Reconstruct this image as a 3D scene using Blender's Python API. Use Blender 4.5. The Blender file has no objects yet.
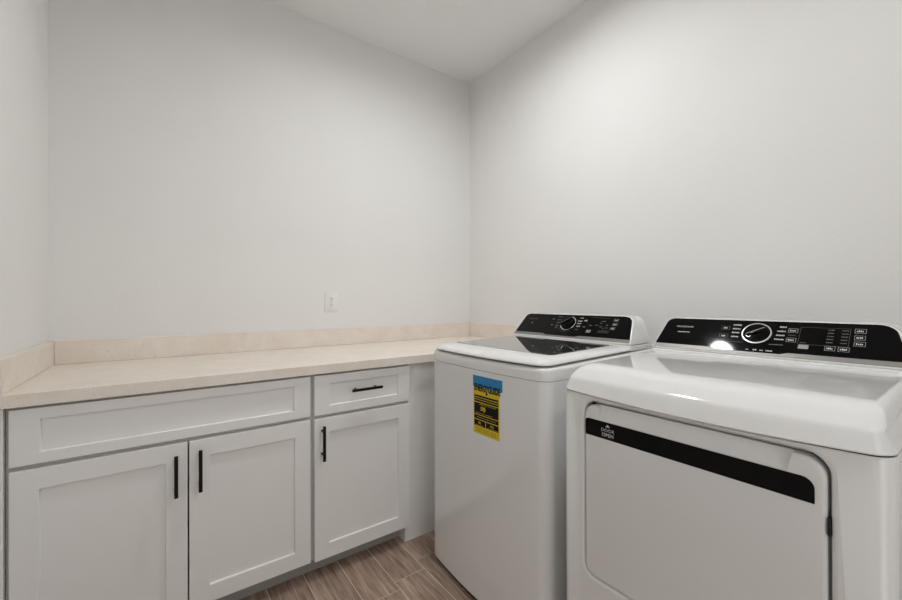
import bpy, bmesh, math, random
from mathutils import Vector, Matrix
random.seed(7)
C = bpy.context.scene
COL = C.collection

# ------------------------------------------------------------------ materials
def nodes(name):
    m = bpy.data.materials.new(name); m.use_nodes = True
    nt = m.node_tree; b = nt.nodes['Principled BSDF']
    return m, nt, b
def col(h):
    def s(c):
        c /= 255
        return c/12.92 if c <= .04045 else ((c+.055)/1.055)**2.4
    return (s(h[0]), s(h[1]), s(h[2]), 1)
def mat(name, rgb, rough=.5, metal=0, coat=0, spec=.5, noise=0, nscale=30, bump=0, bscale=200):
    m, nt, b = nodes(name)
    b.inputs['Base Color'].default_value = col(rgb)
    b.inputs['Roughness'].default_value = rough
    b.inputs['Metallic'].default_value = metal
    b.inputs['Coat Weight'].default_value = coat
    b.inputs['Coat Roughness'].default_value = .03
    b.inputs['Specular IOR Level'].default_value = spec
    tc = nt.nodes.new('ShaderNodeTexCoord')
    if noise:
        n = nt.nodes.new('ShaderNodeTexNoise'); n.inputs['Scale'].default_value = nscale; n.inputs['Detail'].default_value = 5
        nt.links.new(tc.outputs['Object'], n.inputs['Vector'])
        r = nt.nodes.new('ShaderNodeValToRGB')
        lo = tuple(max(0, c-noise) for c in rgb); hi = tuple(min(255, c+noise) for c in rgb)
        r.color_ramp.elements[0].position = .3; r.color_ramp.elements[1].position = .7
        r.color_ramp.elements[0].color = col(lo); r.color_ramp.elements[1].color = col(hi)
        nt.links.new(n.outputs['Fac'], r.inputs['Fac']); nt.links.new(r.outputs['Color'], b.inputs['Base Color'])
    if bump:
        n = nt.nodes.new('ShaderNodeTexNoise'); n.inputs['Scale'].default_value = bscale; n.inputs['Detail'].default_value = 3
        nt.links.new(tc.outputs['Object'], n.inputs['Vector'])
        bp = nt.nodes.new('ShaderNodeBump'); bp.inputs['Strength'].default_value = bump; bp.inputs['Distance'].default_value = .002
        nt.links.new(n.outputs['Fac'], bp.inputs['Height']); nt.links.new(bp.outputs['Normal'], b.inputs['Normal'])
    return m
M_wall = mat('wall_paint', (241, 240, 238), .75, noise=1, nscale=3, bump=.25, bscale=90)
M_ceil = mat('ceiling_paint', (246, 245, 244), .85, bump=.25, bscale=90)
M_trim = mat('trim_paint', (228, 227, 223), .4)
M_cab = mat('cabinet_paint', (243, 242, 240), .38, bump=.05, bscale=300)
M_cabin = mat('cabinet_paint_shaded', (206, 205, 202), .45)  # cabinet paint darkened, shade of the gaps between fronts put into the colour
M_appl = mat('white_enamel', (237, 237, 236), .10, coat=.6)
M_appl2 = mat('white_plastic', (236, 236, 235), .2, coat=.4)
M_black = mat('black_glass', (4, 4, 5), .05, spec=.16)
M_blackm = mat('black_metal', (8, 8, 8), .4, spec=.25)
M_gap = mat('dark_gap', (28, 28, 28), .7)  # dark joints and slots; also painted shade under lid and bodies
M_silver = mat('silver_trim', (136, 132, 128), .42, metal=.5)
M_chrome = mat('chrome', (215, 215, 215), .12, metal=1)
M_glass = mat('tinted_lid_glass', (62, 64, 62), .03, coat=1, spec=1)
M_ink = mat('panel_ink', (205, 205, 202), .5)
M_inkdim = mat('panel_ink_dim', (105, 105, 103), .5)
M_yellow = mat('label_yellow', (222, 194, 22), .5)
M_blue = mat('label_blue', (28, 132, 190), .4)
M_lblack = mat('label_black', (12, 12, 11), .6, spec=.2)
M_plug = mat('outlet_plastic', (243, 242, 239), .35)
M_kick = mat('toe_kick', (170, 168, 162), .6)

def quartz():
    m, nt, b = nodes('quartz')
    tc = nt.nodes.new('ShaderNodeTexCoord')
    n = nt.nodes.new('ShaderNodeTexNoise'); n.inputs['Scale'].default_value = 7; n.inputs['Detail'].default_value = 8; n.inputs['Distortion'].default_value = 1.2
    r = nt.nodes.new('ShaderNodeValToRGB')
    e = r.color_ramp.elements
    e[0].position = .33; e[0].color = col((240, 229, 217)); e[1].position = .62; e[1].color = col((246, 237, 228))
    n2 = nt.nodes.new('ShaderNodeTexNoise'); n2.inputs['Scale'].default_value = 160; n2.inputs['Detail'].default_value = 2
    r2 = nt.nodes.new('ShaderNodeValToRGB')
    r2.color_ramp.elements[0].position = .32; r2.color_ramp.elements[0].color = (.88, .85, .81, 1)
    r2.color_ramp.elements[1].position = .45; r2.color_ramp.elements[1].color = (1, 1, 1, 1)
    mx = nt.nodes.new('ShaderNodeMix'); mx.data_type = 'RGBA'; mx.blend_type = 'MULTIPLY'; mx.inputs[0].default_value = .6
    nt.links.new(tc.outputs['Object'], n.inputs['Vector']); nt.links.new(tc.outputs['Object'], n2.inputs['Vector'])
    nt.links.new(n.outputs['Fac'], r.inputs['Fac']); nt.links.new(n2.outputs['Fac'], r2.inputs['Fac'])
    nt.links.new(r.outputs['Color'], mx.inputs[6]); nt.links.new(r2.outputs['Color'], mx.inputs[7])
    nt.links.new(mx.outputs[2], b.inputs['Base Color'])
    b.inputs['Roughness'].default_value = .32
    return m
M_quartz = quartz()

def wood_tile():
    m, nt, b = nodes('wood_look_tile')
    at = nt.nodes.new('ShaderNodeAttribute'); at.attribute_name = 'tile'
    tc = nt.nodes.new('ShaderNodeTexCoord')
    add = nt.nodes.new('ShaderNodeVectorMath'); add.operation = 'ADD'
    sc = nt.nodes.new('ShaderNodeVectorMath'); sc.operation = 'SCALE'; sc.inputs['Scale'].default_value = 13
    mp = nt.nodes.new('ShaderNodeMapping'); mp.inputs['Scale'].default_value = (1, .07, 1)
    nt.links.new(at.outputs['Color'], sc.inputs[0]); nt.links.new(tc.outputs['Object'], add.inputs[0]); nt.links.new(sc.outputs[0], add.inputs[1])
    nt.links.new(add.outputs[0], mp.inputs['Vector'])
    n = nt.nodes.new('ShaderNodeTexNoise'); n.inputs['Scale'].default_value = 80; n.inputs['Detail'].default_value = 6; n.inputs['Roughness'].default_value = .65; n.inputs['Distortion'].default_value = .4
    nt.links.new(mp.outputs[0], n.inputs['Vector'])
    r = nt.nodes.new('ShaderNodeValToRGB'); e = r.color_ramp.elements
    e[0].position = .3; e[0].color = col((118, 95, 82)); e[1].position = .72; e[1].color = col((205, 182, 165))
    k = r.color_ramp.elements.new(.5); k.color = col((166, 141, 125))
    nt.links.new(n.outputs['Fac'], r.inputs['Fac'])
    mp2 = nt.nodes.new('ShaderNodeMapping'); mp2.inputs['Scale'].default_value = (1, .2, 1)
    n2 = nt.nodes.new('ShaderNodeTexNoise'); n2.inputs['Scale'].default_value = 9; n2.inputs['Detail'].default_value = 3
    nt.links.new(add.outputs[0], mp2.inputs['Vector']); nt.links.new(mp2.outputs[0], n2.inputs['Vector'])
    mr = nt.nodes.new('ShaderNodeMapRange'); mr.inputs['From Min'].default_value = .3; mr.inputs['From Max'].default_value = .7; mr.inputs['To Min'].default_value = .78; mr.inputs['To Max'].default_value = 1.12
    nt.links.new(n2.outputs['Fac'], mr.inputs['Value'])
    mx = nt.nodes.new('ShaderNodeMix'); mx.data_type = 'RGBA'; mx.blend_type = 'MULTIPLY'; mx.inputs[0].default_value = 1
    nt.links.new(r.outputs['Color'], mx.inputs[6]); nt.links.new(mr.outputs[0], mx.inputs[7])
    nt.links.new(mx.outputs[2], b.inputs['Base Color'])
    b.inputs['Roughness'].default_value = .42
    return m
M_tile = wood_tile()
M_grout = mat('grout', (216, 202, 188), .85)

def emis(name, rgb, s):
    m = bpy.data.materials.new(name); m.use_nodes = True; nt = m.node_tree
    nt.nodes.remove(nt.nodes['Principled BSDF'])
    e = nt.nodes.new('ShaderNodeEmission'); e.inputs[0].default_value = rgb; e.inputs[1].default_value = s
    nt.links.new(e.outputs[0], nt.nodes['Material Output'].inputs[0]); return m

# ------------------------------------------------------------------ helpers
def obj(name, bm, m, parent=None, smooth=None):
    bmesh.ops.recalc_face_normals(bm, faces=bm.faces)
    me = bpy.data.meshes.new(name); bm.to_mesh(me); bm.free()
    for x in (m if isinstance(m, (list, tuple)) else [m]): me.materials.append(x)
    o = bpy.data.objects.new(name, me); COL.objects.link(o)
    if parent:
        o.parent = parent
        o.matrix_parent_inverse = Matrix.Translation(-parent.location)
    if smooth is not None:
        for p in me.polygons: p.use_smooth = True
        me.set_sharp_from_angle(angle=math.radians(smooth))
    return o
def thing(name, label, cat, loc, group=None):
    o = bpy.data.objects.new(name, None); COL.objects.link(o); o.location = loc
    o.empty_display_size = .1
    o['label'] = label; o['category'] = cat
    if group: o['group'] = group
    return o
def tag(o, label, cat, group=None):
    o['label'] = label; o['category'] = cat
    if group: o['group'] = group
    return o
def structure(name, bm, m, **k):
    o = obj(name, bm, m, **k); o['kind'] = 'structure'; return o
def box(bm, x0, x1, y0, y1, z0, z1, bev=0, seg=2):
    v = [bm.verts.new(c) for c in ((x0,y0,z0),(x1,y0,z0),(x1,y1,z0),(x0,y1,z0),(x0,y0,z1),(x1,y0,z1),(x1,y1,z1),(x0,y1,z1))]
    f = [bm.faces.new([v[i] for i in q]) for q in ((3,2,1,0),(4,5,6,7),(0,1,5,4),(1,2,6,5),(2,3,7,6),(3,0,4,7))]
    if bev:
        es = list({e for g in f for e in g.edges})
        bmesh.ops.bevel(bm, geom=es, offset=bev, segments=seg, affect='EDGES', profile=.5)
def B(*a, **k):
    bm = bmesh.new(); box(bm, *a, **k); return bm
def prism(bm, pts, fn, d, bev=0, seg=2):
    """pts: 2-D outline, fn(u,v,h)->3-D; thickness from h=0 to h=d; the h=d rim is bevelled."""
    n = len(pts)
    if bev:
        # inset rings for a rounded rim
        rings = [(0, 0)]
        for k in range(seg+1):
            a = math.pi/2*k/seg
            rings.append((bev*(1-math.cos(a)), d-bev+bev*math.sin(a)))
    else: rings = [(0, 0), (0, d)]
    def inset(ins):
        if ins == 0: return pts
        out = []
        for i in range(n):
            p, q, r = Vector(pts[i-1]), Vector(pts[i]), Vector(pts[(i+1) % n])
            a = (q-p).normalized(); b = (r-q).normalized()
            na = Vector((-a.y, a.x)); nb = Vector((-b.y, b.x)); m = (na+nb)
            L = m.length
            m = m/L if L > 1e-6 else na
            out.append(tuple(q + m*ins/max(.4, m.dot(na))))
        return out
    area = sum(pts[i-1][0]*pts[i][1]-pts[i][0]*pts[i-1][1] for i in range(n))
    if area < 0: pts = pts[::-1]
    R = [[bm.verts.new(fn(u, v, h)) for u, v in inset(ins)] for ins, h in rings]
    for a, b in zip(R, R[1:]):
        for i in range(n):
            bm.faces.new((a[i-1], a[i], b[i], b[i-1]))
    bm.faces.new(R[0]); bm.faces.new(R[-1])
def rounded(corners, seg=6):
    """corners: (x, y, radius) -> outline with each corner filleted"""
    out = []; n = len(corners)
    for i in range(n):
        p = Vector(corners[i-1][:2]); q = Vector(corners[i][:2]); r = Vector(corners[(i+1) % n][:2]); rad = corners[i][2]
        if rad <= 0: out.append(tuple(q)); continue
        a = (p-q).normalized(); b = (r-q).normalized()
        ang = a.angle(b); t = rad/math.tan(ang/2)
        c = q + (a+b).normalized()*(rad/math.sin(ang/2))
        s = q+a*t-c; e = q+b*t-c
        a0 = math.atan2(s.y, s.x); a1 = math.atan2(e.y, e.x); da = (a1-a0+math.pi) % (2*math.pi)-math.pi
        for k in range(seg+1):
            an = a0+da*k/seg; out.append((c.x+rad*math.cos(an), c.y+rad*math.sin(an)))
    return out
def plan(xf, xb, y0, y1, r, bow, ins=0, nf=16, seg=8, rb=.02, insy=None):
    """plan outline of an appliance: front at xf bowed towards -x, back at xb; y0<y1"""
    yc = (y0+y1)/2; hw = (y1-y0)/2
    iy = ins if insy is None else insy
    x0 = xf+ins; x1 = xb-min(ins, .05); a0 = y0+iy; a1 = y1-iy; rr = max(.008 if insy is None else .022, r-ins); rb = max(.004, rb-ins)
    pts = []
    for k in range(seg+1):                       # front-right corner (low y)
        a = -math.pi/2-(math.pi/2)*k/seg
        pts.append((x0+rr+rr*math.cos(a), a0+rr+rr*math.sin(a)))
    for k in range(1, nf):
        y = a0+rr+(a1-a0-2*rr)*k/nf; pts.append((x0, y))
    for k in range(seg+1):
        a = math.pi-(math.pi/2)*k/seg
        pts.append((x0+rr+rr*math.cos(a), a1-rr+rr*math.sin(a)))
    for k in range(seg+1):
        a = math.pi/2-(math.pi/2)*k/seg
        pts.append((x1-rb+rb*math.cos(a), a1-rb+rb*math.sin(a)))
    for k in range(seg+1):
        a = -(math.pi/2)*k/seg
        pts.append((x1-rb+rb*math.cos(a), a0+rb+rb*math.sin(a)))
    out = []
    for x, y in pts:
        w = max(0, 1-(x-x0)/.06)                 # bow only near the front
        t = min(1, abs(y-yc)/hw)
        out.append((x-bow*(1-t*t)*min(1, w), y))
    return out
def loft(bm, rings, cap0=True, cap1=True):
    R = [[bm.verts.new(c) for c in r] for r in rings]; n = len(R[0])
    for a, b in zip(R, R[1:]):
        for i in range(n): bm.faces.new((a[i-1], a[i], b[i], b[i-1]))
    if cap0: bm.faces.new(R[0])
    if cap1: bm.faces.new(R[-1])
def cyl(bm, c, axis, r0, r1, d, n=40, rings=None):
    """stack of circles along axis from c"""
    ax = Vector(axis).normalized(); u = ax.orthogonal().normalized(); v = ax.cross(u)
    rings = rings or [(0, r0), (d, r1)]
    loft(bm, [[Vector(c)+ax*h+(u*math.cos(2*math.pi*k/n)+v*math.sin(2*math.pi*k/n))*r for k in range(n)] for h, r in rings])
def cut(o, bm, m=None):
    """subtract bm's solid from object o, baked into the mesh"""
    c = obj('cutter', bm, m or M_gap)
    md = o.modifiers.new('cut', 'BOOLEAN'); md.object = c; md.operation = 'DIFFERENCE'; md.solver = 'EXACT'
    bpy.context.view_layer.update()
    dg = bpy.context.evaluated_depsgraph_get()
    me = bpy.data.meshes.new_from_object(o.evaluated_get(dg))
    o.modifiers.clear(); o.data = me
    bpy.data.objects.remove(c)
def text_polys(s, size, spacing=1.0, bold=0):
    cu = bpy.data.curves.new('t', 'FONT'); cu.body = s; cu.size = size; cu.align_x = 'CENTER'; cu.align_y = 'CENTER'
    cu.space_character = spacing; cu.offset = bold; cu.resolution_u = 3
    o = bpy.data.objects.new('t', cu); COL.objects.link(o); bpy.context.view_layer.update()
    me = bpy.data.meshes.new_from_object(o.evaluated_get(bpy.context.evaluated_depsgraph_get()))
    vs = [tuple(v.co) for v in me.vertices]; fs = [tuple(p.vertices) for p in me.polygons]
    bpy.data.objects.remove(o); bpy.data.meshes.remove(me)
    return vs, fs
def add_text(bm, s, size, fn, u, v, h=.0006, spacing=1.0, sx=1.0, bold=0):
    vs, fs = text_polys(s, size, spacing, bold)
    V = [bm.verts.new(fn(u+a*sx, v+b, h)) for a, b, _ in vs]
    for f in fs:
        try: bm.faces.new([V[i] for i in f])
        except ValueError: pass
def bar(bm, fn, u0, u1, v0, v1, h=.0006, base=0):
    prism(bm, [(u0, v0), (u1, v0), (u1, v1), (u0, v1)], lambda a, b, c: fn(a, b, base+c), h)

# ------------------------------------------------------------------ room
L, H, YF = 2.303, 2.847, -3.25
W = .12
structure('wall_back', B(-W, L+W, 0, W, 0, H), M_wall)
structure('wall_left', B(-W, 0, YF, 0, 0, H), M_wall)
structure('wall_right', B(L, L+W, YF, 0, 0, H), M_wall)
ceil = structure('ceiling', B(-W, L+W, YF-W, W, H, H+.14), M_ceil)
bm = bmesh.new()                                    # wall behind the camera with its doorway
DX0, DX1, DH = .28, 1.12, 2.08
box(bm, -W, DX0, YF-W, YF, 0, H); box(bm, DX1, L+W, YF-W, YF, 0, H); box(bm, DX0, DX1, YF-W, YF, DH, H)
structure('wall_front', bm, M_wall)
bm = bmesh.new()
box(bm, DX0-.07, DX0, YF, YF+.016, 0, DH+.07, .003); box(bm, DX1, DX1+.07, YF, YF+.016, 0, DH+.07, .003)
box(bm, DX0, DX1, YF, YF+.016, DH, DH+.07, .003)
structure('trim_1', bm, M_trim)
structure('baseboard_right', B(L-.014, L, YF, -.70, 0, .1, .003), M_trim)
structure('baseboard_left', B(0, .014, YF, -.70, 0, .1, .003), M_trim)

# floor of wood-look plank tiles, long side running away from the counter
bm = bmesh.new()
box(bm, -W, L+W, YF-1.2, W, -.06, -.0012)
lay = bm.loops.layers.color.new('tile')
wT, g, x0 = .148, .0042, 1.3265-9*.148
joints = {8: -.882, 9: -.812, 7: -.93, 6: -.42, 5: -1.18}
for i in range(17):
    xa = x0+i*wT
    if xa > L+.1: break
    j = joints.get(i, -.35-.31*(i % 3))
    ys = [j+k*.9 for k in range(-5, 3)]
    for a, b in zip(ys, ys[1:]):
        b = min(b, .11); a = max(a, YF-1.2)
        if b-a < .02: continue
        n0 = len(bm.faces)
        box(bm, max(xa, -.11)+g/2, min(xa+wT, L+.11)-g/2, a+g/2, b-g/2, -.004, 0)
        bm.faces.ensure_lookup_table()
        c = (random.random(), random.random(), random.random(), 1)
        for f in list(bm.faces)[n0:]:
            f.material_index = 1
            for lp in f.loops: lp[lay] = c
structure('floor', bm, [M_grout, M_tile])

# ------------------------------------------------------------------ base cabinets
YD, YFR = -.684, -.664          # door faces, face-frame plane
CT = .914
def shaker(x0, x1, z0, z1, st=.063, name='door', parent=None, rail=None):
    rail = rail or st
    """shaker front: four rails round a recessed flat panel, one mesh"""
    bm = bmesh.new(); t = .0195; yb = YFR-.0005; yf = yb-t; rec = .009
    e = .0015
    def P(x, z, y): return bm.verts.new((x, y, z))
    def ring(dx, y):
        dz = dx if dx < .02 else dx-st+rail
        return [P(x0+dx, z0+dz, y), P(x1-dx, z0+dz, y), P(x1-dx, z1-dz, y), P(x0+dx, z1-dz, y)]
    R = [ring(0, yb), ring(0, yf+e), ring(e*.3, yf+e*.3), ring(e, yf), ring(st-.001, yf), ring(st, yf+.001), ring(st+.001, yf+rec-.0005), ring(st+.0015, yf+rec)]
    for a, b in zip(R, R[1:]):
        for i in range(4): bm.faces.new((a[i-1], a[i], b[i], b[i-1]))
    bm.faces.new(R[0]); bm.faces.new(R[-1])
    return obj(name, bm, M_cab, parent)
def handle(parent, x, z, ln, vertical):
    """flat bar pull on two round posts"""
    yf = YFR-.020; bm = bmesh.new()
    w, th, so = .0115, .009, .028
    if vertical:
        box(bm, x-w/2, x+w/2, yf-so-th, yf-so, z-ln/2, z+ln/2, .0012)
        for s in (-1, 1): cyl(bm, (x, yf, z+s*ln*.33), (0, -1, 0), .0048, .0048, so+.001, 16)
    else:
        box(bm, x-ln/2, x+ln/2, yf-so-th, yf-so, z-w/2, z+w/2, .0012)
        for s in (-1, 1): cyl(bm, (x+s*ln*.33, yf, z), (0, -1, 0), .0048, .0048, so+.001, 16)
    o = obj('handle', bm, M_blackm, parent); o['label'] = 'matte black bar pull'; return o
def carcass(x0, x1, parent, right_end=False):
    bm = bmesh.new(); t = .018; zt = .874
    for k in (x0, x1-t): box(bm, k, k+t, -.645, -.005, .0845, zt); box(bm, k, k+t, -.587, -.005, 0, .0845)
    box(bm, x0+t, x1-t, -.645, -.023, .085, .103); box(bm, x0+t, x1-t, -.023, -.005, .085, zt)
    box(bm, x0+t, x1-t, -.645, -.023, zt-.018, zt)
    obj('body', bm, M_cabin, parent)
    bm = bmesh.new(); yb = -.645; yf = YFR
    xs = 0 if x0 > .1 else 0
    box(bm, x0, x0+.036, yf, yb, .085, zt); box(bm, x1-.036, x1, yf, yb, .085, zt)
    box(bm, x0+.036, x1-.036, yf, yb, zt-.04, zt); box(bm, x0+.036, x1-.036, yf, yb, .085, .11)
    box(bm, x0+.036, x1-.036, yf, yb, .67, .71)
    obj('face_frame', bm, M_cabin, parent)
cab = thing('base_cabinet', 'wide white shaker base cabinet with long false drawer front over two doors', 'cabinet', (.46, -.33, 0), 'white base cabinets under the counter')
carcass(.021, .9, cab)
d = shaker(.030, .891, .699, .866, .065, 'false_drawer_front', cab, .034)
d = shaker(.030, .4625, .088, .685, .0625, 'door', cab); handle(d, .4285, .5795, .143, True)
d = shaker(.4675, .891, .088, .685, .0625, 'door', cab); handle(d, .4995, .5825, .147, True)
cab2 = thing('base_cabinet', 'narrow white shaker base cabinet with one drawer above a single door', 'cabinet', (1.13, -.33, 0), 'white base cabinets under the counter')
carcass(.9005, 1.368, cab2)
d = shaker(.9075, 1.3685, .697, .866, .065, 'drawer', cab2, .037); handle(d, 1.1345, .789, .145, False)
d = shaker(.9075, 1.3685, .082, .683, .0625, 'door', cab2); handle(d, .9385, .5835, .147, True)
obj('filler_strip', B(0.0005, .0195, -.684, -.62, 0, .874, .0008), M_cab, cab)
obj('filler_panel', B(1.3685, L-.001, YFR, YFR+.018, 0, .8745, .0006), M_cab, cab2)
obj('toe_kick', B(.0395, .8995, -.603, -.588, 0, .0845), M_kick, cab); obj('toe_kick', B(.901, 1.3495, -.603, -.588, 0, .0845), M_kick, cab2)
# the last side stays full depth down to the floor behind the filler panel
obj('toe_kick_return', B(1.3505, 1.3683, YFR, -.604, 0, .0845), M_cab, cab2)

# ------------------------------------------------------------------ worktop + upstands
tag(obj('countertop', B(.0005, L-.0005, -.699, -.0005, .8755, CT, .0015), M_quartz), 'long cream quartz countertop over the white base cabinets', 'countertop')
tag(obj('backsplash', B(.021, L-.021, -.0205, -.0005, CT+.0005, CT+.1015, .001), M_quartz), 'long low cream quartz upstand along the wall with the outlet', 'backsplash', 'quartz upstands')
tag(obj('backsplash', B(.0005, .0205, -.698, -.0005, CT+.0005, CT+.1015, .001), M_quartz), 'short cream quartz upstand on the left wall', 'backsplash', 'quartz upstands')
tag(obj('backsplash', B(L-.0205, L-.0005, -.698, -.0005, CT+.0005, CT+.1015, .001), M_quartz), 'short cream quartz upstand on the right wall behind the washer', 'backsplash', 'quartz upstands')

# ------------------------------------------------------------------ outlet
out = thing('wall_outlet', 'white duplex wall outlet above the cream upstand', 'outlet', (1.216, 0, 1.177))
fo = lambda a, b, h: (1.218+a, -.0003-h, 1.177+b)
bm = bmesh.new(); prism(bm, rounded([(-.040, -.059, .003), (.040, -.059, .003), (.040, .059, .003), (-.040, .059, .003)], 4), fo, .006, .003)
obj('cover_plate', bm, M_plug, out, smooth=40)
for s in (-1, 1):
    pts = [(.0165*math.cos(a), s*.0195+max(-.0135, min(.0135, .0172*math.sin(a)))) for a in [2*math.pi*k/36 for k in range(36)]]
    bm = bmesh.new(); prism(bm, pts, lambda a, b, h: fo(a, b, h+.006), .0018)
    sk = obj('socket', bm, M_plug, out)
    bm = bmesh.new()
    bar(bm, fo, -.0075, -.0052, s*.0195-.001, s*.0195+.008, .0004, .0079)
    bar(bm, fo, .0052, .0075, s*.0195, s*.0195+.007, .0004, .0079)
    cyl(bm, fo(0, s*.0195-.007, .0079), (0, -1, 0), .0028, .0028, .0004, 14)
    obj('slots', bm, M_gap, sk)
bm = bmesh.new(); cyl(bm, fo(0, 0, .006), (0, -1, 0), .0028, .0028, .0008, 14); obj('screw', bm, M_chrome, out)

# ------------------------------------------------------------------ console shared by both machines
XB, ZB = 1.94, 1.018                    # foot of the black panel
TL = .132
sdir = Vector((.0815, 0, .0952)).normalized(); ndir = Vector((-sdir.z, 0, sdir.x))
def console(parent, yc, kind):
    def F(s, t, h=0):                    # s right, t up the slope, h off the face
        q = Vector((XB, yc, ZB))+sdir*t*.915+ndir*h; return (q.x, yc-s, q.z)
    # white housing: tilted face carried back to a vertical back plane
    face = rounded([(-.342, -.024, .004), (.326, -.024, .004), (.291, .138, .050), (-.319, .138, .034)], 8)
    XW = 2.085
    bm = bmesh.new()
    def ring(dn, ins, back=False):
        cx, cy = -.007, .058; out = []
        for s, t in face:
            k = 1-ins/.07; a = cx+(s-cx)*(1-ins/.33); b = cy+(t-cy)*k
            p = Vector(F(a, b, dn))
            if back: p.x = XW
            out.append(p)
        return out
    loft(bm, [ring(0, .0, True), ring(-.006, 0), ring(-.003, .0004), ring(-.001, .0014), ring(0, .003)])
    obj('console_housing', bm, M_appl2, parent, smooth=35)
    # silver strip under the glass, thin under the dial
    bm = bmesh.new()
    prism(bm, [(-.335, -.0175), (.318, -.0175), (.3165, .0), (-.332, .0)], lambda a, b, h: F(a, b, h), .0012, 0)
    obj('silver_strip', bm, M_silver, parent)
    # black glass with a shallow dip under the dial
    dl = (-.145, .07)
    top = rounded([(-.332, .0005, .001), (dl[0], .0005, 0), (dl[0]+.02, -.0075, 0), (dl[1]-.02, -.0075, 0), (dl[1], .0005, 0), (.3155, .0005, .001), (.284, .1325, .042), (-.314, .1325, .028)], 8)
    bm = bmesh.new(); prism(bm, top, lambda a, b, h: F(a, b, h+.0002), .0022, .0006, 1)
    gl = obj('control_panel', bm, M_black, parent, smooth=30); gl['label'] = 'glossy black control panel'
    # dial
    kc = (-.0205, .0725)
    c = F(*kc, .0024); dl = obj_dial(c, parent, kind)
    # lettering, one mesh
    G = lambda a, b, h=0: F(a, b, .0026+h)
    MK = {}
    def grp(name):
        for k in ('', '~'):
            if name+k not in MK: MK[name+k] = bmesh.new()
        return MK[name], MK[name+'~']
    ink, dim = grp('brand_lettering')
    def word(b_, s0, s1, t, hgt=.0042, n=None):
        n = n or max(1, int((s1-s0)/.0035)); x = s0; w = (s1-s0)/n
        for k in range(n):
            ww = w*random.uniform(.62, .82); hh = hgt*random.choice((.7, .85, 1, .8))
            bar(b_, G, x, x+ww, t-hgt/2, t-hgt/2+hh); x += w
    def outline(b_, s0, s1, t, hh, w=.0007):
        bar(b_, G, s0, s1, t+hh/2-w, t+hh/2); bar(b_, G, s0, s1, t-hh/2, t-hh/2+w)
        bar(b_, G, s0, s0+w, t-hh/2+w, t+hh/2-w); bar(b_, G, s1-w, s1, t-hh/2+w, t+hh/2-w)
    def button(s0, s1, t, hh, m, glyph):
        b_ = bmesh.new(); prism(b_, rounded([(s0, t-hh/2, .002), (s1, t-hh/2, .002), (s1, t+hh/2, .002), (s0, t+hh/2, .002)], 3), lambda a, b, h: F(a, b, .0022+h), .0006)
        bt = obj('button', b_, m, parent)
        if m is M_black:
            q = bmesh.new(); outline(q, s0, s1, t, hh, .0006); word(q, s0+.004, s1-.004, t, .0065)
            obj('button_marking', q, M_ink if glyph else M_inkdim, bt)
        return bt
    if kind == 'dryer':
        add_text(ink, 'FRIGIDAIRE', .0112, G, -.2465, .089, spacing=1.05, sx=1.0)
        word(ink, -.265, -.224, .0625, .0045)
        ink, dim = grp('icons')
        for t in (.093, .055):
            outline(dim, -.126, -.100, t, .016); word(ink, -.119, -.107, t, .007, 3)
        ink, dim = grp('left_cycle_list')
        for s0, t in ((-.0925, .1085), (-.0915, .0905), (-.0905, .073), (-.0895, .0545)): word(ink, s0, -.068, t, .0062)
        bar(dim, G, -.0895, -.052, .030, .0312)
        ink, dim = grp('lower_cycle_list')
        for s0, s1, t in ((-.038, -.030, .0075), (-.019, -.0085, .0075), (-.001, .009, .0075), (.015, .0325, .0075)): word(ink, s0, s1, t-.006, .005)
        ink, dim = grp('right_cycle_list')
        for s0, t in ((.036, .1075), (.032, .089), (.031, .071), (.029, .0535)): word(ink, s0, .0535, t, .0062)
        word(dim, .0185, .055, .030, .004)
        for t in (.0937, .0535): button(.059, .0825, t, .017, M_black, 1)
        word(dim, .062, .08, .074, .003)
        ink, dim = grp('display_markings')
        outline(dim, .088, .199, .0745, .072, .0005)
        for s0, s1 in ((.151, .166), (.182, .196)):
            for k in range(5): word(dim, s0, s1, .1025-.0125*k, .0036)
        word(dim, .094, .108, .046, .003)
        button(.0905, .1147, .029, .0165, M_silver, '')
        for s0, s1, t in ((.1505, .173, .029), (.179, .2025, .0285), (.2075, .2305, .103), (.2085, .2305, .077), (.2095, .2325, .053)):
            button(s0, s1, t, .017, M_black, 1)
    else:
        add_text(dim, 'FRIGIDAIRE', .0105, G, -.2525, .0935, spacing=1.05)
        b_ = dim; cyl(b_, G(-.248, .065), ndir, .0055, .0055, .0005, 16)
        ink, dim = grp('icons')
        for s0, s1, t in ((-.128, -.113, .0995), (-.119, -.107, .0595), (-.0855, -.0735, .043)): word(dim, s0, s1, t, .009, 3)
        ink, dim = grp('left_cycle_list')
        for s0, t in ((-.0965, .1155), (-.0945, .095), (-.0935, .0755), (-.091, .057)): word(dim, s0, -.072, t, .0055)
        ink, dim = grp('right_cycle_list')
        for s0, t in ((.0325, .1125), (.0265, .0925), (.0295, .076), (.0325, .0585), (.033, .0375)): word(ink if t > .05 else dim, s0, .0515, t, .0055)
        word(ink, .060, .0765, .0968, .0075); word(dim, .066, .082, .0575, .0075)
        ink, dim = grp('display_markings')
        for s0, s1, t in ((.152, .172, .097), (.148, .159, .0845), (.098, .1135, .069), (.1285, .142, .071), (.1525, .1645, .0635), (.182, .1915, .0747), (.169, .1785, .0547), (.183, .1945, .0577)): word(dim, s0, s1, t, .0055)
        bar(dim, G, .09, .185, .117, .1178)
        button(.0955, .1187, .0315, .017, M_silver, '')
        for k in range(3): s0 = .1545+k*.0175; button(s0, s0+.0155, .0345, .015, M_black, 0)
        for s0, t in ((.211, .107), (.213, .081), (.2105, .0563)): button(s0-.002, s0+.018, t, .014, M_black, 1)
        ink, dim = grp('dial_scale')
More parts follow.
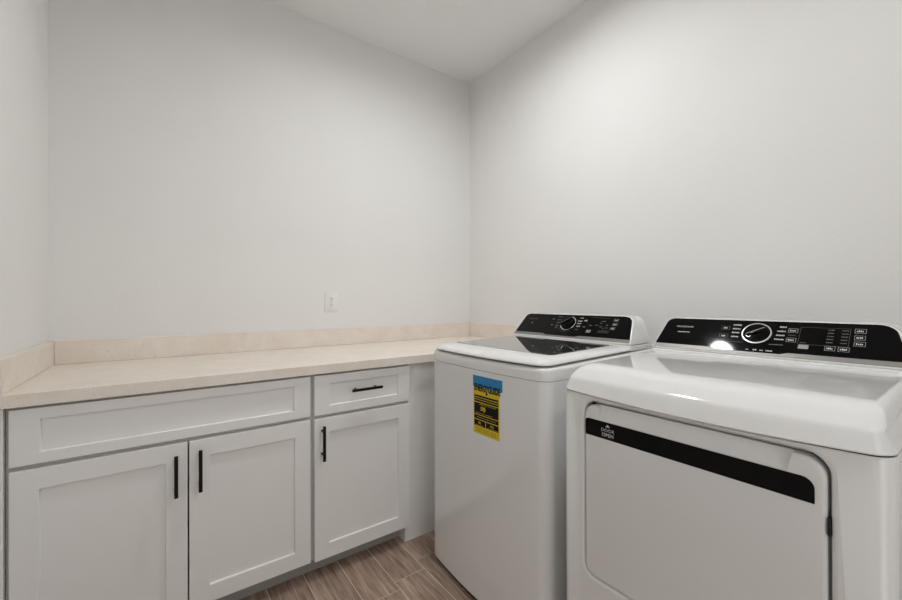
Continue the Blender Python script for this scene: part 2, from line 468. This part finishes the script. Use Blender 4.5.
        for k in range(9):
            a = math.radians(210+k*15); s = kc[0]+.052*math.cos(a); t = kc[1]+.052*math.sin(a)
            bar(dim, G, s-.0018, s+.0018, t-.0018, t+.0018)
    for nm, b_ in MK.items():
        if len(b_.verts): obj(nm.strip('~'), b_, M_inkdim if nm.endswith('~') else M_ink, gl)
def obj_dial(c, parent, kind):
    bm = bmesh.new()
    cyl(bm, c, ndir, 0, 0, 0, 48, [(-.001, .0415), (.003, .0415), (.0045, .0405), (.0045, .037), (.001, .036)])
    obj('dial_ring', bm, M_chrome, parent, smooth=30)
    bm = bmesh.new()
    r = .0365; kh = .0195 if kind == 'washer' else .0095
    cyl(bm, Vector(c)+ndir*.001, ndir, 0, 0, 0, 48, [(0, r), (.3*kh, r), (.82*kh, r-.002), (.95*kh, r-.0035), (kh, r-.0065)])
    k = obj('dial', bm, M_black, parent, smooth=30)
    # grip ridge across the dial
    bm = bmesh.new(); a = math.radians(32 if kind == 'dryer' else 38)
    ey = Vector((0, -1, 0)); u = ey*math.cos(a)+sdir*math.sin(a); v = ndir.cross(u)
    o0 = Vector(c)+ndir*(kh+.001)
    pts = rounded([(-.0285, -.0065, .005), (.0285, -.0065, .005), (.0285, .0065, .005), (-.0285, .0065, .005)], 4)
    prism(bm, pts, lambda p, q, h: o0+u*p+v*q+ndir*h, .0035, .0015)
    g = obj('grip', bm, M_black, k, smooth=40)
    bm = bmesh.new(); bar(bm, lambda p, q, h: o0+u*p+v*q+ndir*(.0035+h), -.027, .027, .0028, .0045, .0005)
    obj('pointer_line', bm, M_silver, k)
    return k

# ------------------------------------------------------------------ washer
wy0, wy1 = -1.516, -.832; wyc = (wy0+wy1)/2
wash = thing('washing_machine', 'white top-load washer with grey glass lid and a yellow energy label on its front', 'washing machine', (1.75, wyc, 0))
XF = 1.397; BW = .023
bm = bmesh.new()
def wp(ins, z, sl=0): return [(x, y, z+sl*max(0, x-1.40)) for x, y in plan(XF, 2.12, wy0, wy1, .04, BW, ins)]
loft(bm, [wp(.004, .022), wp(0, .026), wp(0, .9122), wp(.001, .9132)])
obj('cabinet_body', bm, M_appl, wash, smooth=35)
bm = bmesh.new(); loft(bm, [wp(.012, .004), wp(.012, .024)]); obj('underside_shade', bm, M_gap, wash, smooth=35)  # dark slab paints the shade in the gap below the body
bm = bmesh.new(); loft(bm, [wp(.003, .9130), wp(.003, .9150)]); obj('seam', bm, M_gap, wash)
bm = bmesh.new()
sl = .027
loft(bm, [wp(.001, .9146), wp(0, .9156), wp(0, .943, sl*.8), wp(.001, .948, sl), wp(.003, .952, sl), wp(.007, .9555, sl), wp(.013, .957, sl)])
obj('top_deck', bm, M_appl2, wash, smooth=35)
# lid
LX1 = 1.925
def lp(ins, z, s=sl): return [(x, y, z+s*max(0, x-1.40)) for x, y in plan(XF+.002, LX1, wy0+.012, wy1-.012, .045, BW, ins, rb=.01)]
bm = bmesh.new()
loft(bm, [lp(.022, .9575), lp(.022, .9635)]); obj('lid_shadow_gap', bm, M_gap, wash)  # dark filler stands in for the shade under the lid overhang
bm = bmesh.new()
loft(bm, [lp(.012, .9625), lp(.001, .9640), lp(-.001, .968), lp(.002, .9735), lp(.010, .9785), lp(.025, .9825), lp(.05, .9855), lp(.075, .9865)])
lid = obj('lid', bm, M_appl2, wash, smooth=35)
zl = lambda x: .9865+sl*(x-1.40)
g0 = rounded([(1.488, -1.452, .03), (1.488, -.896, .02), (1.868, -.896, .03), (1.868, -1.452, .02)], 6)
gx = [(x-.010*(1-((y+1.174)/.28)**2)*max(0, 1-(x-1.488)/.05) , y) for x, y in []] or g0
bm = bmesh.new(); prism(bm, g0, lambda x, y, h: (x, y, zl(x)-.002+h), .0032, .0008, 1)
w = obj('lid_glass', bm, M_glass, lid, smooth=30); w['label'] = 'smoky grey glass window'
# deck strip behind the lid, under the console
bm = bmesh.new(); box(bm, 1.927, 2.1, wy0+.014, wy1-.014, .975, .9965, .004); obj('rear_deck', bm, M_appl2, wash)
console(wash, wyc, 'washer')
# energy label
lab = thing('energy_label', 'yellow and black energy label with blue top strip on the washer front', 'label', (1.376, -1.245, .78))
def wx(y): t = min(1, abs(y-wyc)/((wy1-wy0)/2)); return XF-BW*(1-t*t)
def E(s, z, h=0): y = -1.2455-s; return (wx(y)-.0004-h, y, z)
def sheet(bm, s0, s1, z0, z1, h0, h1):
    n = 8
    a = [[bm.verts.new(E(s0+(s1-s0)*k/n, z, h)) for k in range(n+1)] for z, h in ((z0, h0), (z0, h1), (z1, h1), (z1, h0))]
    for j in range(4):
        for k in range(n): bm.faces.new((a[j][k], a[j][k+1], a[(j+1) % 4][k+1], a[(j+1) % 4][k]))
    for k in (0, n): bm.faces.new([a[j][k] for j in range(4)])
bm = bmesh.new(); sheet(bm, -.0765, .0665, .671, .872, 0, .0004); ye = obj('label_sheet', bm, M_yellow, lab)
bm = bmesh.new(); sheet(bm, -.0785, .0815, .850, .893, .0005, .001); obj('blue_strip', bm, M_blue, lab)
bm = bmesh.new()
add_text(bm, 'ENERGYGUIDE', .036, E, .001, .8475, .0013, sx=.59, bold=.0014)
bm2 = bmesh.new()
# arrow under the title
prism(bm, [(-.007, .833), (.007, .833), (0, .823)], lambda a, b, h: E(a, b, .0006+h), .0004)
sheet(bm, -.0015, .0015, .832, .841, .0006, .001)
for k, (a, b) in enumerate(((.812, .819), (.803, .809), (.7935, .8005))): sheet(bm, -.071, .0615, a, b, .0005, .0008)
sheet(bm, -.071, .0615, .7455, .790, .0005, .0008)
sheet(bm, -.071, .0615, .727, .7425, .0005, .0008)
sheet(bm, -.071, -.008, .701, .7235, .0005, .0008); sheet(bm, -.0045, .0615, .701, .7235, .0005, .0008)
for z in (.692, .686, .680):
    for s0, s1 in ((-.06, -.025), (-.02, .015), (.02, .05)): sheet(bm, s0, s1, z, z+.0011, .0005, .0007)
obj('printing', bm, M_lblack, lab)
bm = bmesh.new()
add_text(bm, '$9', .027, E, -.020, .767, .0012, bold=.0010)
add_text(bm, '94', .013, E, -.040, .713, .0012, bold=.0004); add_text(bm, '$15', .013, E, .028, .713, .0012, bold=.0004)
for z, a, b in ((.785, -.04, .05), (.751, -.06, .03), (.735, -.055, .05), (.704, -.062, -.02), (.704, .005, .055)):
    x = a
    while x < b:
        w_ = random.uniform(.004, .011); sheet(bm, x, min(b, x+w_), z-.0008, z+.0008, .0008, .0011); x += w_+.003
obj('yellow_printing', bm, M_yellow, lab)

# ------------------------------------------------------------------ dryer
dy0, dy1 = -2.271, -1.582; dyc = (dy0+dy1)/2
dry = thing('clothes_dryer', 'white front-load dryer with black strip across its door beside the washer', 'dryer', (1.75, dyc, 0))
XD = 1.385
def dp(ins, z, sl=0, bow=0, droop=0, xf=XD, iy=None):
    return [(x, y, z+sl*max(0, x-1.47)+droop*min(1, abs(y-dyc)/.345)**2) for x, y in plan(xf, 2.12, dy0, dy1, .034, bow, ins, insy=iy)]
ZS = .903
bm = bmesh.new()
loft(bm, [dp(.004, .022), dp(0, .026), dp(0, ZS-.004, 0, 0, .009), dp(.0012, ZS-.0015, 0, 0, .009)])
body = obj('cabinet_body', bm, M_appl, dry, smooth=35)
# pocket for the door with a soft rim
def DF(s, z, h=0): return (XD-h, -s, z)          # s = -y, h towards the room
dr = [(1.664, .392, .03), (2.1855, .392, .03), (2.1855, .8825, .036), (1.664, .8825, .03)]
def grow(c, g, gl=None):
    gl = g if gl is None else gl
    (a, b, r), (c_, _, _), (_, d_, r2), _ = c
    return [(a-gl, b-gl, r+gl), (c_+g, b-gl, r+g), (c_+g, d_+g+.006, r2+g), (a-gl, d_+g+.006, r2)]
pts = rounded(grow(dr, .0045, .0012), 8)
if sum(pts[i-1][0]*pts[i][1]-pts[i][0]*pts[i-1][1] for i in range(len(pts))) < 0: pts = pts[::-1]
bm = bmesh.new()
# flared cutter = bevelled pocket rim
def off(pts, d):
    out = []; n = len(pts)
    for i in range(n):
        p, q, r = Vector(pts[i-1]), Vector(pts[i]), Vector(pts[(i+1) % n])
        a = (q-p).normalized() if (q-p).length > 1e-7 else (r-q).normalized(); b = (r-q).normalized() if (r-q).length > 1e-7 else a
        m = Vector((a.y+b.y, -(a.x+b.x))).normalized(); out.append(tuple(q+m*d))
    return out
loft(bm, [[DF(*q, h) for q in off(pts, d)] for h, d in ((-.034, 0), (-.010, 0), (-.006, .0008), (-.003, .0022), (-.001, .0052), (0, .0095), (.01, .0295))])
cut(body, bm)
bm = bmesh.new(); box(bm, XD+.0325, XD+.0335, -2.185, -1.667, .394, .883)
obj('door_gasket', bm, M_gap, dry)
bm = bmesh.new(); loft(bm, [dp(.012, .004), dp(.012, .024)]); obj('underside_shade', bm, M_gap, dry, smooth=35)  # shade under the dryer, painted as a dark slab
bm = bmesh.new(); loft(bm, [dp(.004, ZS-.003, 0, 0, .009), dp(.004, ZS+.003, 0, 0, .009)]); obj('seam', bm, M_gap, dry)
# top cover: bowed front, leaning face, gently rising top
st = .018; cb = .010; xc = XD-.001
def cp(ins, z, k=0, dr_=0, iy=None): return dp(ins, z, st*k, cb, dr_, xc, iy)
bm = bmesh.new()
loft(bm, [cp(.004, ZS+.0015, 0, .009), cp(.0008, ZS+.002, 0, .009), cp(0, ZS+.0045, 0, .009), cp(.004, .920, 0, .004), cp(.009, .935, .1, .001), cp(.0125, .9445, .2), cp(.0155, .9495, .3), cp(.0205, .9535, .4, 0, .0135), cp(.028, .9580, .5, 0, .0145), cp(.040, .9655, .7, 0, .0165), cp(.055, .9735, .9, 0, .0195), cp(.070, .9795, 1, 0, .024), cp(.085, .9833, 1, 0, .030), cp(.099, .9850, 1, 0, .037), cp(.112, .9855, 1, 0, .045)])
obj('top_cover', bm, M_appl, dry, smooth=35)
console(dry, dyc, 'dryer')
bm = bmesh.new(); box(bm, 1.915, 2.1, dy0+.012, dy1-.012, .97, .9985, .005, 3); obj('rear_deck', bm, M_appl2, dry, smooth=35)
# door
dpts = rounded(dr, 8)
bm = bmesh.new(); prism(bm, dpts, lambda a, b, h: DF(a, b, -.032+h), .032, .009, 5)
door = obj('door', bm, M_appl, dry, smooth=35)
bm = bmesh.new()     # hand hold: wedge removed above the black strip
w0 = [(1.7135, .8445), (2.1275, .8445), (2.139, .90), (1.700, .90)]
loft(bm, [[(XD-.01, -s, z) for s, z in w0], [(XD+(.003 if z < .86 else .030), -s, z) for s, z in w0]])
cut(door, bm)
for p in door.data.polygons: p.use_smooth = True
door.data.set_sharp_from_angle(angle=math.radians(35))
sp = rounded([(1.6685, .7960, .003), (2.1685, .7960, .001), (2.1685, .8435, .020), (1.6685, .8435, .010)], 8)
bm = bmesh.new(); prism(bm, sp, lambda a, b, h: DF(a, b, h+.0001), .0016, .0005, 1)
sb = obj('black_strip', bm, M_black, door, smooth=30); sb['label'] = 'glossy black strip on the door'
bm = bmesh.new(); DG = lambda a, b, h=0: DF(a, b, .0019+h)
prism(bm, [(1.7325, .8310), (1.7465, .8310), (1.7395, .8380)], lambda a, b, h: DG(a, b, h), .0003)
add_text(bm, 'DOOR', .0132, DG, 1.7395, .8212, .0003, spacing=1.05); add_text(bm, 'OPEN', .0132, DG, 1.7395, .8085, .0003, spacing=1.05, bold=.0003)
obj('lettering', bm, M_ink, sb)
bm = bmesh.new(); box(bm, XD-.0005, XD+.012, -2.1905, -2.1860, .745, .778, .0008); obj('hinge', bm, M_gap, dry)

# ------------------------------------------------------------------ recessed ceiling light and an added fill light
DP = .010
def downlight(x, y, label, power):
    t = thing('ceiling_light', label, 'light', (x, y, H), 'recessed ceiling lights')
    bm = bmesh.new(); n = 48
    def ringv(r, z): return [(x+r*math.cos(2*math.pi*k/n), y+r*math.sin(2*math.pi*k/n), z) for k in range(n)]
    hole = bmesh.new(); loft(hole, [ringv(.0785, H-.02), ringv(.0785, H+.10)]); cut(ceil, hole)
    bm = bmesh.new()     # flange and stepped can walls in one skin
    loft(bm, [ringv(.0775, H+.05), ringv(.0775, H-.0003), ringv(.095, H-.0003), ringv(.094, H-.004), ringv(.080, H-.006), ringv(.076, H-.003), ringv(.073, H+DP)], cap0=False, cap1=False); obj('trim_ring', bm, M_trim, t, smooth=40)
    bm = bmesh.new(); loft(bm, [ringv(.0735, H+DP), ringv(.0735, H+DP+.004)]); obj('diffuser', bm, emis('lamp_glow', (.985, 1, 1, 1), power), t)
downlight(1.42, -1.15, 'round recessed ceiling light above the washer', 262)
downlight(1.30, -2.62, 'unseen round ceiling light added as fill near the doorway', 125)  # added lamp out of view, brightens the cabinet fronts

# ------------------------------------------------------------------ even world fill, added as hallway light through the doorway
wd = bpy.data.worlds.new('World'); C.world = wd; wd.use_nodes = True
bg = wd.node_tree.nodes['Background']; bg.inputs[0].default_value = (1, 1, .99, 1); bg.inputs[1].default_value = 1.25

# ------------------------------------------------------------------ camera
cd = bpy.data.cameras.new('camera'); cam = bpy.data.objects.new('camera', cd); COL.objects.link(cam)
R = Vector((0.80759038, -0.58973689, -0.00286097)); U = Vector((0.00117376, -0.00324388, 0.99999405)); Fw = Vector((0.58974266, 0.80758893, 0.00192751))
mw = Matrix((R, U, -Fw)).transposed().to_4x4(); mw.translation = Vector((.3902, -2.3679, 1.1821)); cam.matrix_world = mw
cd.sensor_width = 36; cd.lens = 395.69/902*36; cd.clip_start = .02
C.camera = cam
C.view_settings.view_transform = 'Standard'; C.view_settings.look = 'None'; C.view_settings.gamma = 1
C.view_settings.use_curve_mapping = False; C.view_settings.exposure = .07
